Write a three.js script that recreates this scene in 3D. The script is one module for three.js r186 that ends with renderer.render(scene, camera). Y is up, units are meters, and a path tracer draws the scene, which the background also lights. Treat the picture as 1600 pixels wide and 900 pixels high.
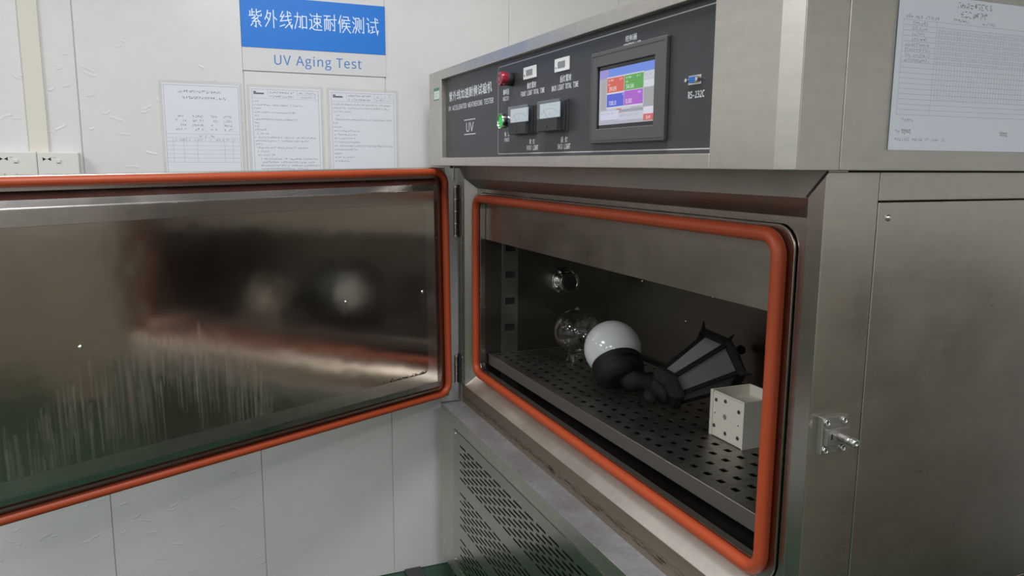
import * as THREE from 'three';
import { RoundedBoxGeometry } from 'three/addons/geometries/RoundedBoxGeometry.js';
import { mergeGeometries } from 'three/addons/utils/BufferGeometryUtils.js';
import { RectAreaLightUniformsLib } from 'three/addons/lights/RectAreaLightUniformsLib.js';

// ---------------------------------------------------------------- camera, light, exposure
const renderer = new THREE.WebGLRenderer({ antialias: true });
renderer.toneMapping = THREE.LinearToneMapping;
renderer.toneMappingExposure = 1.0;
renderer.shadowMap.enabled = true;
const scene = new THREE.Scene();
scene.background = new THREE.Color(0x000000);
const EYE = 1.418, rad = Math.PI / 180;
const camera = new THREE.PerspectiveCamera(2 * Math.atan(450 / 1209.4) / rad, 16 / 9, 0.05, 60);
{
  const yaw = 22.86 * rad, pitch = 9.088 * rad, roll = 0.349 * rad;
  const f = new THREE.Vector3(-Math.cos(yaw) * Math.cos(pitch), -Math.sin(pitch), -Math.sin(yaw) * Math.cos(pitch));
  const r = new THREE.Vector3().crossVectors(f, new THREE.Vector3(0, 1, 0)).normalize(), u = new THREE.Vector3().crossVectors(r, f);
  camera.up.copy(u.multiplyScalar(Math.cos(roll)).addScaledVector(r, -Math.sin(roll)));
  camera.position.set(0, EYE, 0);
  camera.lookAt(f.add(camera.position));
}
RectAreaLightUniformsLib.init();
const CEIL = 2.72, LAMP = 29, LAMP_COLOR = new THREE.Color(0.985, 0.975, 1.0);
const LAMP_SPOTS = [[-1.15, -0.35], [1.45, -0.35], [-1.15, 1.65], [1.45, 1.65], [3.9, 1.65], [-1.15, 3.65], [1.45, 3.65], [2.9, -1.6]];

// ---------------------------------------------------------------- helpers
let seed = 7;
const rnd = () => { seed = (seed * 1664525 + 1013904223) % 4294967296; return seed / 4294967296; };
const used = {};
function numbered(name) { const n = used[name] = (used[name] ?? -1) + 1; return n ? name + '_' + String(n).padStart(3, '0') : name; }
function thing(name, label, category, at = [0, 0, 0], group) {
  const o = new THREE.Group(); o.name = numbered(name); o.position.set(...at); scene.add(o);
  o.userData = { label, category }; if (group) o.userData.group = group;
  return o;
}
function struct(name, at = [0, 0, 0]) {
  const o = new THREE.Group(); o.name = name; o.position.set(...at); scene.add(o); o.userData = { kind: 'structure' };
  return o;
}
// uv in metres from the dominant axis of each face: u runs along the horizontal
function metric(g) {
  g = g.index ? g.toNonIndexed() : g;
  const p = g.attributes.position, uv = new Float32Array(p.count * 2), a = new THREE.Vector3(), b = new THREE.Vector3(), c = new THREE.Vector3();
  for (let i = 0; i < p.count; i += 3) {
    a.fromBufferAttribute(p, i); b.fromBufferAttribute(p, i + 1).sub(a); c.fromBufferAttribute(p, i + 2).sub(a); b.cross(c);
    const x = Math.abs(b.x), y = Math.abs(b.y), z = Math.abs(b.z);
    for (let k = i; k < i + 3; k++) {
      a.fromBufferAttribute(p, k);
      const [u, v] = z >= x && z >= y ? [a.x, a.y] : x >= y ? [a.z, a.y] : [a.x, a.z];
      uv[k * 2] = u; uv[k * 2 + 1] = v;
    }
  }
  g.setAttribute('uv', new THREE.BufferAttribute(uv, 2));
  return g;
}
function fit(g, x0, x1, y0, y1) {            // uv 0..1 over a rectangle of x and y
  g = g.index ? g.toNonIndexed() : g;
  const p = g.attributes.position, uv = new Float32Array(p.count * 2);
  for (let i = 0; i < p.count; i++) { uv[i * 2] = (p.getX(i) - x0) / (x1 - x0); uv[i * 2 + 1] = (p.getY(i) - y0) / (y1 - y0); }
  g.setAttribute('uv', new THREE.BufferAttribute(uv, 2));
  return g;
}
const clean = (g) => { g = g.index ? g.toNonIndexed() : g; for (const k of Object.keys(g.attributes)) if (!['position', 'normal', 'uv'].includes(k)) g.deleteAttribute(k); if (!g.attributes.uv) g = metric(g); return g; };
const merge = (list) => mergeGeometries(list.map(clean), false);
function box(x0, x1, y0, y1, z0, z1, r = 0.001) {
  const w = x1 - x0, h = y1 - y0, d = z1 - z0, m = Math.min(w, h, d);
  const g = r && m > r * 2.05 ? new RoundedBoxGeometry(w, h, d, 2, r) : new THREE.BoxGeometry(w, h, d);
  return metric(g.translate((x0 + x1) / 2, (y0 + y1) / 2, (z0 + z1) / 2));
}
function quads(list) {
  const p = [];
  for (const [a, b, c, d] of list) p.push(...a, ...b, ...c, ...a, ...c, ...d);
  const g = new THREE.BufferGeometry();
  g.setAttribute('position', new THREE.Float32BufferAttribute(p, 3)); g.computeVertexNormals();
  return metric(g);
}
function rounded(x0, x1, y0, y1, r, T = THREE.Shape) {
  const s = new T();
  s.moveTo(x0 + r, y0); s.lineTo(x1 - r, y0); s.absarc(x1 - r, y0 + r, r, -Math.PI / 2, 0); s.lineTo(x1, y1 - r); s.absarc(x1 - r, y1 - r, r, 0, Math.PI / 2);
  s.lineTo(x0 + r, y1); s.absarc(x0 + r, y1 - r, r, Math.PI / 2, Math.PI); s.lineTo(x0, y0 + r); s.absarc(x0 + r, y0 + r, r, Math.PI, Math.PI * 1.5);
  return s;
}
function rect(x0, x1, y0, y1, T = THREE.Shape) { const s = new T(); s.moveTo(x0, y0); s.lineTo(x1, y0); s.lineTo(x1, y1); s.lineTo(x0, y1); s.closePath(); return s; }
function plate(shape, z0, z1, bevel = 0) {
  const g = new THREE.ExtrudeGeometry(shape, { depth: z1 - z0 - 2 * bevel, bevelEnabled: bevel > 0, bevelThickness: bevel, bevelSize: bevel, bevelOffset: -bevel, bevelSegments: 2, curveSegments: 10 });
  return metric(g.translate(0, 0, z0 + bevel));
}
function ring(x0, x1, y0, y1, r, z, tube, seg = 420) {          // a closed cord along a rounded rectangle
  const pts = [], arc = (cx, cy, a0) => { for (let i = 0; i <= 8; i++) { const a = a0 + i / 8 * Math.PI / 2; pts.push(new THREE.Vector3(cx + r * Math.cos(a), cy + r * Math.sin(a), z)); } };
  const side = (xa, ya, xb, yb) => { for (let i = 1; i < 24; i++) pts.push(new THREE.Vector3(xa + (xb - xa) * i / 24, ya + (yb - ya) * i / 24, z)); };
  arc(x1 - r, y1 - r, 0); side(x1 - r, y1, x0 + r, y1); arc(x0 + r, y1 - r, Math.PI / 2); side(x0, y1 - r, x0, y0 + r);
  arc(x0 + r, y0 + r, Math.PI); side(x0 + r, y0, x1 - r, y0); arc(x1 - r, y0 + r, Math.PI * 1.5); side(x1, y0 + r, x1, y1 - r);
  return new THREE.TubeGeometry(new THREE.CatmullRomCurve3(pts, true, 'centripetal'), seg, tube, 14, true);
}
function cyl(r0, r1, h, seg = 24) { return new THREE.CylinderGeometry(r1, r0, h, seg); }
function along(g, from, dir) {               // stands a geometry built on +y at a point, turned to a direction
  const q = new THREE.Quaternion().setFromUnitVectors(new THREE.Vector3(0, 1, 0), new THREE.Vector3(...dir).normalize());
  return g.applyQuaternion(q).translate(...from);
}
function lathe(profile, seg = 48) { return new THREE.LatheGeometry(profile.map(([x, y]) => new THREE.Vector2(x, y)), seg); }
function part(name, g, m, parent, label) {
  const o = new THREE.Mesh(g, m); o.name = name; o.castShadow = o.receiveShadow = true;
  if (label) o.userData.label = label;
  (parent ?? scene).add(o);
  return o;
}

// ---------------------------------------------------------------- procedural textures
function noiseField(n, cells, s) {            // tileable value noise, several octaves
  const out = new Float32Array(n * n);
  let amp = 1, total = 0, st = s;
  const rr = () => { st = (st * 1664525 + 1013904223) % 4294967296; return st / 4294967296; };
  for (let [cx, cy] = cells, o = 0; o < 5 && cx <= n / 2 && cy <= n / 2; o++, cx *= 2, cy *= 2, amp *= 0.55) {
    const grid = new Float32Array(cx * cy).map(rr), sm = (t) => t * t * (3 - 2 * t);
    for (let y = 0; y < n; y++) for (let x = 0; x < n; x++) {
      const fx = x / n * cx, fy = y / n * cy, ix = Math.floor(fx), iy = Math.floor(fy), tx = sm(fx - ix), ty = sm(fy - iy), jx = (ix + 1) % cx, jy = (iy + 1) % cy;
      const a = grid[iy * cx + ix], b = grid[iy * cx + jx], c = grid[jy * cx + ix], d = grid[jy * cx + jx];
      out[y * n + x] += amp * (a + (b - a) * tx + (c - a) * ty + (a - b - c + d) * tx * ty);
    }
    total += amp;
  }
  return out.map((v) => v / total);
}
function dataTex(n, f, srgb, size = 1) {      // f(i, x, y) -> [r, g, b] 0..1, size = metres per repeat
  const d = new Uint8Array(n * n * 4);
  for (let i = 0; i < n * n; i++) { const c = f(i, i % n, Math.floor(i / n)); for (let k = 0; k < 3; k++) d[i * 4 + k] = Math.max(0, Math.min(255, c[k] * 255)); d[i * 4 + 3] = 255; }
  const t = new THREE.DataTexture(d, n, n); t.wrapS = t.wrapT = THREE.RepeatWrapping; t.magFilter = THREE.LinearFilter; t.minFilter = THREE.LinearFilter;
  if (srgb) t.colorSpace = THREE.SRGBColorSpace;
  t.repeat.set(1 / size, 1 / size); t.needsUpdate = true;
  return t;
}
const N = 512, cloud = noiseField(N, [3, 3], 11), cloud2 = noiseField(N, [7, 7], 23), fine = noiseField(N, [32, 32], 5), brush = noiseField(N, [4, 128], 9), soft = noiseField(N, [2, 2], 31);
const g1 = (v) => [v, v, v];
const steelRough = dataTex(N, (i) => g1(0.62 + (cloud2[i] - 0.5) * 0.3 + (brush[i] - 0.5) * 0.06), false, 0.7);
const steelColor = dataTex(N, (i) => { const s = 0.96 + (fine[i] - 0.5) * 0.04 + (brush[i] - 0.5) * 0.03, w = (fine[i] - 0.5) * 0.02; return [s + w, s, s - w]; }, true, 0.55);
const grime = dataTex(N, (i) => { const k = Math.max(0, cloud2[i] * 0.55 + fine[i] * 0.45 - 0.5) * 2.6; return [0.92 - k * 0.2, 0.915 - k * 0.25, 0.91 - k * 0.3]; }, true, 0.4);
const speckle = dataTex(N, (i) => { const v = 0.9 + (fine[i] - 0.5) * 0.12; return g1(v); }, true, 0.3);
const dents = dataTex(N, (i) => g1(soft[i]), false, 0.9);
const wrinkle = (() => {                       // short curved ripples in the film left on the wall panels
  const n = 1024, cv = document.createElement('canvas'); cv.width = cv.height = n;
  const c = cv.getContext('2d'); c.fillStyle = '#000'; c.fillRect(0, 0, n, n); c.lineCap = 'round';
  for (let k = 0; k < 46; k++) {
    const x = 60 + rnd() * (n - 120), y = 60 + rnd() * (n - 120), l = 6 + rnd() * 20, a = (rnd() - 0.5) * 1.1, bow = (rnd() - 0.3) * 18;
    for (let w = 13; w >= 1; w -= 2) { const v = Math.round(20 + 14 * (13 - w)); c.strokeStyle = `rgb(${v},${v},${v})`; c.lineWidth = w; c.beginPath(); c.moveTo(x - l * Math.cos(a), y - l * Math.sin(a)); c.quadraticCurveTo(x, y + bow, x + l * Math.cos(a), y + l * Math.sin(a)); c.stroke(); }
  }
  const t = new THREE.CanvasTexture(cv); t.wrapS = t.wrapT = THREE.RepeatWrapping; t.repeat.set(1 / 0.6, 1 / 0.6);
  return t;
})();
const paintTone = dataTex(N, (i) => { const v = 0.97 + (cloud[i] - 0.5) * 0.05 + (fine[i] - 0.5) * 0.02; return [v, v, v]; }, true, 1.3);
const epoxy = dataTex(N, (i) => { const v = 0.9 + (cloud2[i] - 0.5) * 0.3 + (fine[i] - 0.5) * 0.15; return g1(v); }, true, 1.1);
const cast = dataTex(N, (i) => g1(cloud2[i] * 0.4 + fine[i] * 0.6), false, 0.09);

const M = (o) => new THREE.MeshStandardMaterial(o), MP = (o) => new THREE.MeshPhysicalMaterial(o);
const lin = (r, g, b) => new THREE.Color().setRGB(r, g, b);
const steel = MP({ name: 'brushed_steel', color: lin(0.64, 0.605, 0.535), metalness: 1, roughness: 0.5, roughnessMap: steelRough, map: steelColor });
const steelVent = MP({ name: 'vent_steel', color: lin(0.52, 0.485, 0.43), metalness: 1, roughness: 0.36, roughnessMap: steelRough, map: steelColor });
const steelLatch = MP({ name: 'latch_steel', color: lin(0.42, 0.4, 0.37), metalness: 1, roughness: 0.5 });
const steelBox = MP({ name: 'satin_steel', color: lin(0.66, 0.63, 0.57), metalness: 1, roughness: 0.6, roughnessMap: steelRough, map: steelColor });
const steelFrame = MP({ name: 'frame_steel', color: lin(0.47, 0.435, 0.39), metalness: 1, roughness: 0.42, roughnessMap: steelRough, map: steelColor });
const steelPlug = MP({ name: 'plug_steel', color: lin(0.5, 0.47, 0.46), metalness: 1, roughness: 0.42, roughnessMap: steelRough, map: steelColor });
const steelDull = MP({ name: 'worn_steel', color: lin(0.58, 0.595, 0.62), metalness: 0.85, roughness: 0.8, roughnessMap: steelRough, map: speckle });
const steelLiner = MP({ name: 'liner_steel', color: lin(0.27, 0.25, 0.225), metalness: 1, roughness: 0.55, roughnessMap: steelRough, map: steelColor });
const steelFascia = MP({ name: 'fascia_steel', color: lin(0.5, 0.465, 0.415), metalness: 1, roughness: 0.55, roughnessMap: steelRough, map: steelColor });
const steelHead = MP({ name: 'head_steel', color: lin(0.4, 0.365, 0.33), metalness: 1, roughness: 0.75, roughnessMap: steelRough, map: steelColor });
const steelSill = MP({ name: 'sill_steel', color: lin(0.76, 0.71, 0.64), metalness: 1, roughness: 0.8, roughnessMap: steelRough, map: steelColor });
const steelShelf = MP({ name: 'shelf_steel', color: lin(0.46, 0.445, 0.41), metalness: 1, roughness: 0.68, roughnessMap: steelRough, map: grime });
const chrome = MP({ name: 'chrome', color: lin(0.75, 0.74, 0.72), metalness: 1, roughness: 0.16 });
const darkHole = M({ name: 'dark_cavity', color: lin(0.02, 0.02, 0.02), roughness: 0.9 });
const basin = MP({ name: 'stained_basin', color: lin(0.16, 0.15, 0.14), metalness: 0.9, roughness: 0.7, roughnessMap: steelRough, map: grime });
const silicone = M({ name: 'orange_silicone', color: lin(0.4, 0.06, 0.015), roughness: 0.48 });
const black = M({ name: 'black_paint', color: lin(0.006, 0.006, 0.007), roughness: 0.42, bumpMap: cast, bumpScale: 0.0012 });
const plasticBlack = M({ name: 'black_plastic', color: lin(0.035, 0.035, 0.037), roughness: 0.45 });
const plasticWhite = M({ name: 'white_plastic', color: lin(0.66, 0.65, 0.6), roughness: 0.45 });
const wallPaint = MP({ name: 'white_panel_paint', color: lin(0.71, 0.71, 0.7), roughness: 0.24, map: paintTone, bumpMap: wrinkle, bumpScale: 0.0009 });
const wallSmooth = MP({ name: 'smooth_panel_paint', color: lin(0.71, 0.71, 0.7), roughness: 0.3, map: paintTone });
const wallPlain = M({ name: 'plain_white_paint', color: lin(0.68, 0.68, 0.67), roughness: 0.5 });

// ---------------------------------------------------------------- lettering
const GLYPHS = {
  紫: '27,5 27,38;27,20 42,20;12,16 12,38;5,40 46,36;58,5 58,34 64,38 92,38 92,28;90,12 58,22;50,42 28,54 62,54;70,46 30,70 78,68;68,60 82,74;52,70 52,98 44,94;30,78 16,92;72,78 88,92',
  外: '28,6 22,30 6,54;26,20 50,20 40,54 10,92;20,40 34,54;70,4 70,96;70,36 92,52',
  线: '28,6 10,34 32,34;36,24 10,58 38,54;6,86 40,76;46,32 88,26;44,54 92,46;62,4 66,50 92,92 96,74;86,60 44,92;74,8 86,16',
  加: '4,28 48,28 44,84 34,82;26,6 24,40 4,92;60,22 60,90;60,24 92,24 92,88;60,84 92,84',
  速: '10,10 22,20;4,40 20,40 20,74 6,90;6,88 20,80 40,92 96,92;32,18 94,18;40,32 86,32 86,52 40,52 40,32;62,4 62,82;60,52 32,76;66,54 94,74',
  耐: '4,12 52,12;28,12 24,30;8,32 8,94;8,32 50,32 50,88 44,90;22,32 22,84;36,32 36,84;56,30 98,30;84,4 84,90 72,88;62,48 72,64',
  候: '24,4 4,48;16,34 16,96;32,24 32,74;42,10 82,10 82,28;38,28 94,28;50,30 40,50;46,44 90,44;36,62 96,62;66,44 64,66 36,96;66,66 96,96',
  测: '8,8 20,18;4,34 16,44;4,92 18,62;28,12 28,70;28,12 56,12 56,70;42,26 42,58 24,94;46,74 58,90;70,20 70,72;90,6 90,92 80,88',
  试: '10,8 20,18;4,38 18,38 18,84 30,74;34,28 96,28;38,54 64,54;50,54 50,84;34,88 68,80;72,4 76,50 90,92 96,74;84,8 92,16',
  验: '6,14 34,14 30,52;14,30 10,54 38,54 34,92 26,88;2,76 30,70;66,4 36,40;66,4 96,38;52,42 80,42;48,58 54,76;66,56 70,74;88,54 76,86;40,90 96,90',
  机: '4,28 44,28;24,4 24,96;24,32 4,70;26,40 42,60;58,12 56,60 42,94;58,12 84,12 84,84 96,84 96,70',
  控: '4,26 36,26;22,4 22,90 12,86;2,62 38,50;66,2 68,12;44,28 44,16 94,16 90,28;58,26 44,46;76,26 92,44;48,56 90,56;68,56 68,92;42,92 96,92',
  制: '14,8 8,26;10,22 56,22;4,42 60,42;34,4 34,96;12,60 12,88;12,58 54,58 54,82;70,16 70,70;90,6 90,92 80,90',
  器: '10,8 42,8 42,32 10,32 10,8;58,8 90,8 90,32 58,32 58,8;4,48 96,48;48,34 40,52 8,70;54,50 94,70;10,68 42,68 42,94 10,94 10,68;58,68 90,68 90,94 58,94 58,68',
  前: '28,4 38,18;70,2 60,18;4,24 96,24;14,38 14,96;14,38 46,38 46,92;14,56 46,56;14,72 46,72;64,40 64,76;86,34 86,92 76,90',
  后: '84,6 20,18;20,18 18,60 6,96;20,40 96,40;34,60 34,94;34,60 86,60 86,94;34,90 86,90',
  灯: '8,30 14,48;38,26 28,44;24,6 22,50 4,94;24,56 40,84;46,20 96,20;74,20 74,92 60,88',
  累: '20,6 80,6 80,42 20,42 20,6;20,24 80,24;50,6 50,42;46,46 30,58 64,58;70,52 26,76 80,74;52,74 52,98;28,82 14,94;72,82 88,94',
  时: '8,14 8,84;8,14 40,14 40,84 8,84;8,48 40,48;48,30 96,30;80,6 80,90 68,88;56,48 66,64',
  电: '14,20 14,70;14,20 84,20 84,70 14,70;14,45 84,45;48,4 48,88 92,88 92,74',
  源: '8,8 20,18;4,34 16,44;4,92 18,62;34,12 96,12;34,12 32,60 22,94;62,14 56,26;46,28 46,58;46,28 84,28 84,58 46,58;46,43 84,43;64,58 64,94;48,68 38,86;78,68 92,86',
  蜂: '6,24 40,24 40,54 6,54 6,24;22,6 22,80;4,86 40,78;34,68 44,86;60,6 48,34;58,18 86,18 48,46;58,24 94,48;52,58 92,58;48,72 96,72;72,50 72,98',
  鸣: '4,24 4,70;4,24 30,24 30,66 4,66;60,4 54,16;46,16 84,16 80,44;46,16 46,60 92,60 88,92 80,90;62,28 68,36;40,76 76,76',
};
function hanzi(c, text, x, y, w, h, weight) {   // draws strokes in a row of cells; x, y = top left of the row, w = its whole width
  const n = text.length, cw = w / n;
  c.lineWidth = weight; c.lineCap = 'square'; c.lineJoin = 'miter';
  [...text].forEach((ch, k) => {
    for (const s of (GLYPHS[ch] ?? '').split(';')) {
      c.beginPath();
      s.trim().split(' ').forEach((p, i) => { const [a, b] = p.split(',').map(Number), X = x + (k + 0.05 + a / 100 * 0.9) * cw, Y = y + b / 100 * h; i ? c.lineTo(X, Y) : c.moveTo(X, Y); });
      c.stroke();
    }
  });
}
function words(c, text, x, y, w, h, font = 'sans-serif', bold = 0) {   // latin text stretched into a box (top left, cap height h)
  c.save(); c.font = '100px ' + font; c.textBaseline = 'alphabetic';
  const m = c.measureText(text).width; c.translate(x, y + h); c.scale(w / m, h / 72); c.fillText(text, 0, 0); if (bold) { c.lineWidth = bold; c.strokeText(text, 0, 0); } c.restore();
}
function canvas(w, h, draw) {
  const cv = document.createElement('canvas'); cv.width = w; cv.height = h;
  const c = cv.getContext('2d'); draw(c, w, h);
  const t = new THREE.CanvasTexture(cv); t.colorSpace = THREE.SRGBColorSpace; t.anisotropy = 8;
  return t;
}
function scribble(c, x, y, w, h, tone = '#6b6f76', gap = 0.12) {   // a line of print too small to read: small strokes cell by cell
  c.strokeStyle = tone; c.lineWidth = Math.max(0.8, h * 0.13);
  for (let u = x; u < x + w - h * 0.7; u += h * 0.98) {
    if (rnd() < gap) continue;
    for (let k = 0; k < 5; k++) { const a = u + rnd() * h * 0.8, b = y + rnd() * h; c.beginPath(); c.moveTo(a, b); rnd() < 0.6 ? c.lineTo(Math.min(u + h * 0.85, a + h * (0.3 + rnd() * 0.4)), b) : c.lineTo(a, Math.min(y + h, b + h * 0.5)); c.stroke(); }
  }
}

// ---------------------------------------------------------------- the room
const WX = -2.48, ZB = -2.75, ZF = 4.6, XR = 5.2;
{
  const floor = struct('floor', [1.3, 0, 1]);
  part('floor_coating', box(WX - 1.42, XR - 1.2, -0.12, 0, ZB - 1.1, ZF - 0.9, 0), M({ name: 'green_epoxy', color: lin(0.016, 0.075, 0.036), roughness: 0.32, map: epoxy }), floor);
  const ceiling = struct('ceiling', [1.3, CEIL, 1]);
  part('ceiling_board', box(WX - 1.42, XR - 1.2, 0, 0.12, ZB - 1.1, ZF - 0.9, 0), wallPlain, ceiling);
  const left = struct('wall_left', [WX, 0, 0]);
  part('wall_core', box(-0.14, -0.004, 0, CEIL, ZB, ZF, 0), wallPlain, left);
  const seams = [-2.72, -2.3, -1.873, -1.448, -1.03, -0.607, -0.181, 0.254, 0.68, 1.105, 1.53, 1.955, 2.38, 2.805, 3.23, 3.655, 4.08, 4.5];
  for (let i = 0; i + 1 < seams.length; i++) part('wall_panel', box(-0.0038, 0, 0.001, CEIL - 0.001, seams[i] + 0.0011, seams[i + 1] - 0.0011, 0.0018), i === 6 || i === 7 ? wallPaint : wallSmooth, left);
  const back = struct('wall_back', [1.3, 0, ZB]);
  part('wall_core', box(WX - 1.3, XR - 1.3, 0, CEIL, -0.12, 0, 0), wallPlain, back);
  const right = struct('wall_right', [XR, 0, 0]);
  part('wall_core', box(0, 0.12, 0, CEIL, ZB, ZF, 0), wallPlain, right);
  const front = struct('wall_front', [1.3, 0, ZF]);
  part('wall_core', box(WX - 1.3, XR - 1.3, 0, CEIL, 0, 0.12, 0), wallPlain, front);
}
{ // ceiling lamps: a glowing diffuser and an area light of its size under it
  const glow = M({ name: 'lamp_diffuser', color: lin(0.8, 0.8, 0.8), emissive: LAMP_COLOR, emissiveIntensity: 1.2, roughness: 0.5 });
  LAMP_SPOTS.forEach(([x, z]) => {
    const t = thing('ceiling_lamp', 'square white flat panel lamp on the ceiling above the room', 'lamp', [x, CEIL, z], 'flat panel lamps on the ceiling');
    part('lamp_frame', merge([box(-0.3, 0.3, -0.03, -0.001, -0.3, -0.285), box(-0.3, 0.3, -0.03, -0.001, 0.285, 0.3), box(-0.3, -0.285, -0.03, -0.001, -0.285, 0.285), box(0.285, 0.3, -0.03, -0.001, -0.285, 0.285)]), plasticWhite, t);
    part('diffuser', box(-0.285, 0.285, -0.02, -0.001, -0.285, 0.285, 0), glow, t);
    const l = new THREE.RectAreaLight(LAMP_COLOR, LAMP, 0.56, 0.56); l.name = 'panel_light'; l.position.set(0, -0.026, 0); l.rotation.x = -Math.PI / 2; t.add(l);
  });
}
{ // a second test cabinet further along the row: it is what the steel side of the machine mirrors low down
  const t = thing('steel_cabinet', 'low brown grey enamelled cabinet standing right of the test machine, outside the picture', 'cabinet', [0.95, 0, -2.1]);
  const grey = M({ name: 'brown_grey_enamel', color: lin(0.3, 0.265, 0.22), roughness: 0.5 });
  part('carcass', box(-0.9, 0.9, 0.05, 1.15, -0.45, 0.45, 0.004), grey, t);
  for (const x of [-0.45, 0.45]) { const d = part('door', box(x - 0.44, x + 0.44, 0.1, 1.11, 0.452, 0.47, 0.004), grey, t); part('handle', box(x + 0.36, x + 0.39, 0.6, 0.78, 0.47, 0.5, 0.004), chrome, d); }
  part('plinth', box(-0.85, 0.85, 0, 0.05, -0.42, 0.42, 0), darkHole, t);
}

// ---------------------------------------------------------------- things on the left wall
{
  const t = thing('wall_sign', 'wall sign with white Chinese characters on blue above the words UV Aging Test', 'sign', [WX, 1.8, -0.394]);
  const w = 0.428, sheet = (y0, y1, d) => box(-0, d, y0, y1, -w / 2, w / 2, 0);
  const face = (y0, y1, d, tex, name) => {
    const g = new THREE.PlaneGeometry(w - 0.001, y1 - y0 - 0.001).rotateY(Math.PI / 2).translate(d + 0.0004, (y0 + y1) / 2, 0);
    return part(name, g, MP({ name: name + '_print', map: tex, roughness: 0.45 }), t);
  };
  const yb = -0.046, ye = -0.113, top = 0.1;
  part('blue_board', sheet(yb, top, 0.004), M({ name: 'blue_board_edge', color: lin(0.012, 0.19, 0.6), roughness: 0.45 }), t);
  face(yb, top, 0.004, canvas(1712, 584, (c, W, H) => {
    c.fillStyle = '#0f75d2'; c.fillRect(0, 0, W, H);
    c.strokeStyle = '#e4edf6'; hanzi(c, '紫外线加速耐候测试', 78, 120 + 20, W - 150, 215, 11.5);
  }), 'blue_face');
  part('white_board', sheet(ye, yb, 0.003), plasticWhite, t);
  face(ye, yb, 0.003, canvas(1712, 268, (c, W, H) => {
    c.fillStyle = '#cfd0d1'; c.fillRect(0, 0, W, H); c.fillStyle = '#3a78bd';
    c.font = '158px sans-serif'; c.textBaseline = 'alphabetic'; let x = 345;
    for (const ch of 'UV Aging Test') { c.fillText(ch, x, 185); x += c.measureText(ch).width + 8; }
  }), 'caption_face');
}
function laminated(label, at, w, h, draw, px = 900, turn = 0, mar = [0.008, 0.008]) {
  const t = thing('laminated_sheet', label, 'notice', at); t.rotation.y = turn;
  const film = MP({ name: 'laminate_film', color: lin(0.72, 0.73, 0.74), roughness: 0.16, transparent: true, opacity: 0.14 });
  part('laminate', box(-w / 2, w / 2, -h / 2, h / 2, 0, 0.0007, 0), film, t);
  const tex = canvas(px, Math.round(px * h / w), draw), g = new THREE.PlaneGeometry(w - mar[0] * 2, h - mar[1] * 2).translate(0, 0, 0.0012);
  part('printed_page', g, MP({ name: 'printed_paper', map: tex, roughness: 0.5, clearcoat: 0.5, clearcoatRoughness: 0.12 }), t);
  return t;
}
const PAPER = '#d6dae0';
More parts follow.
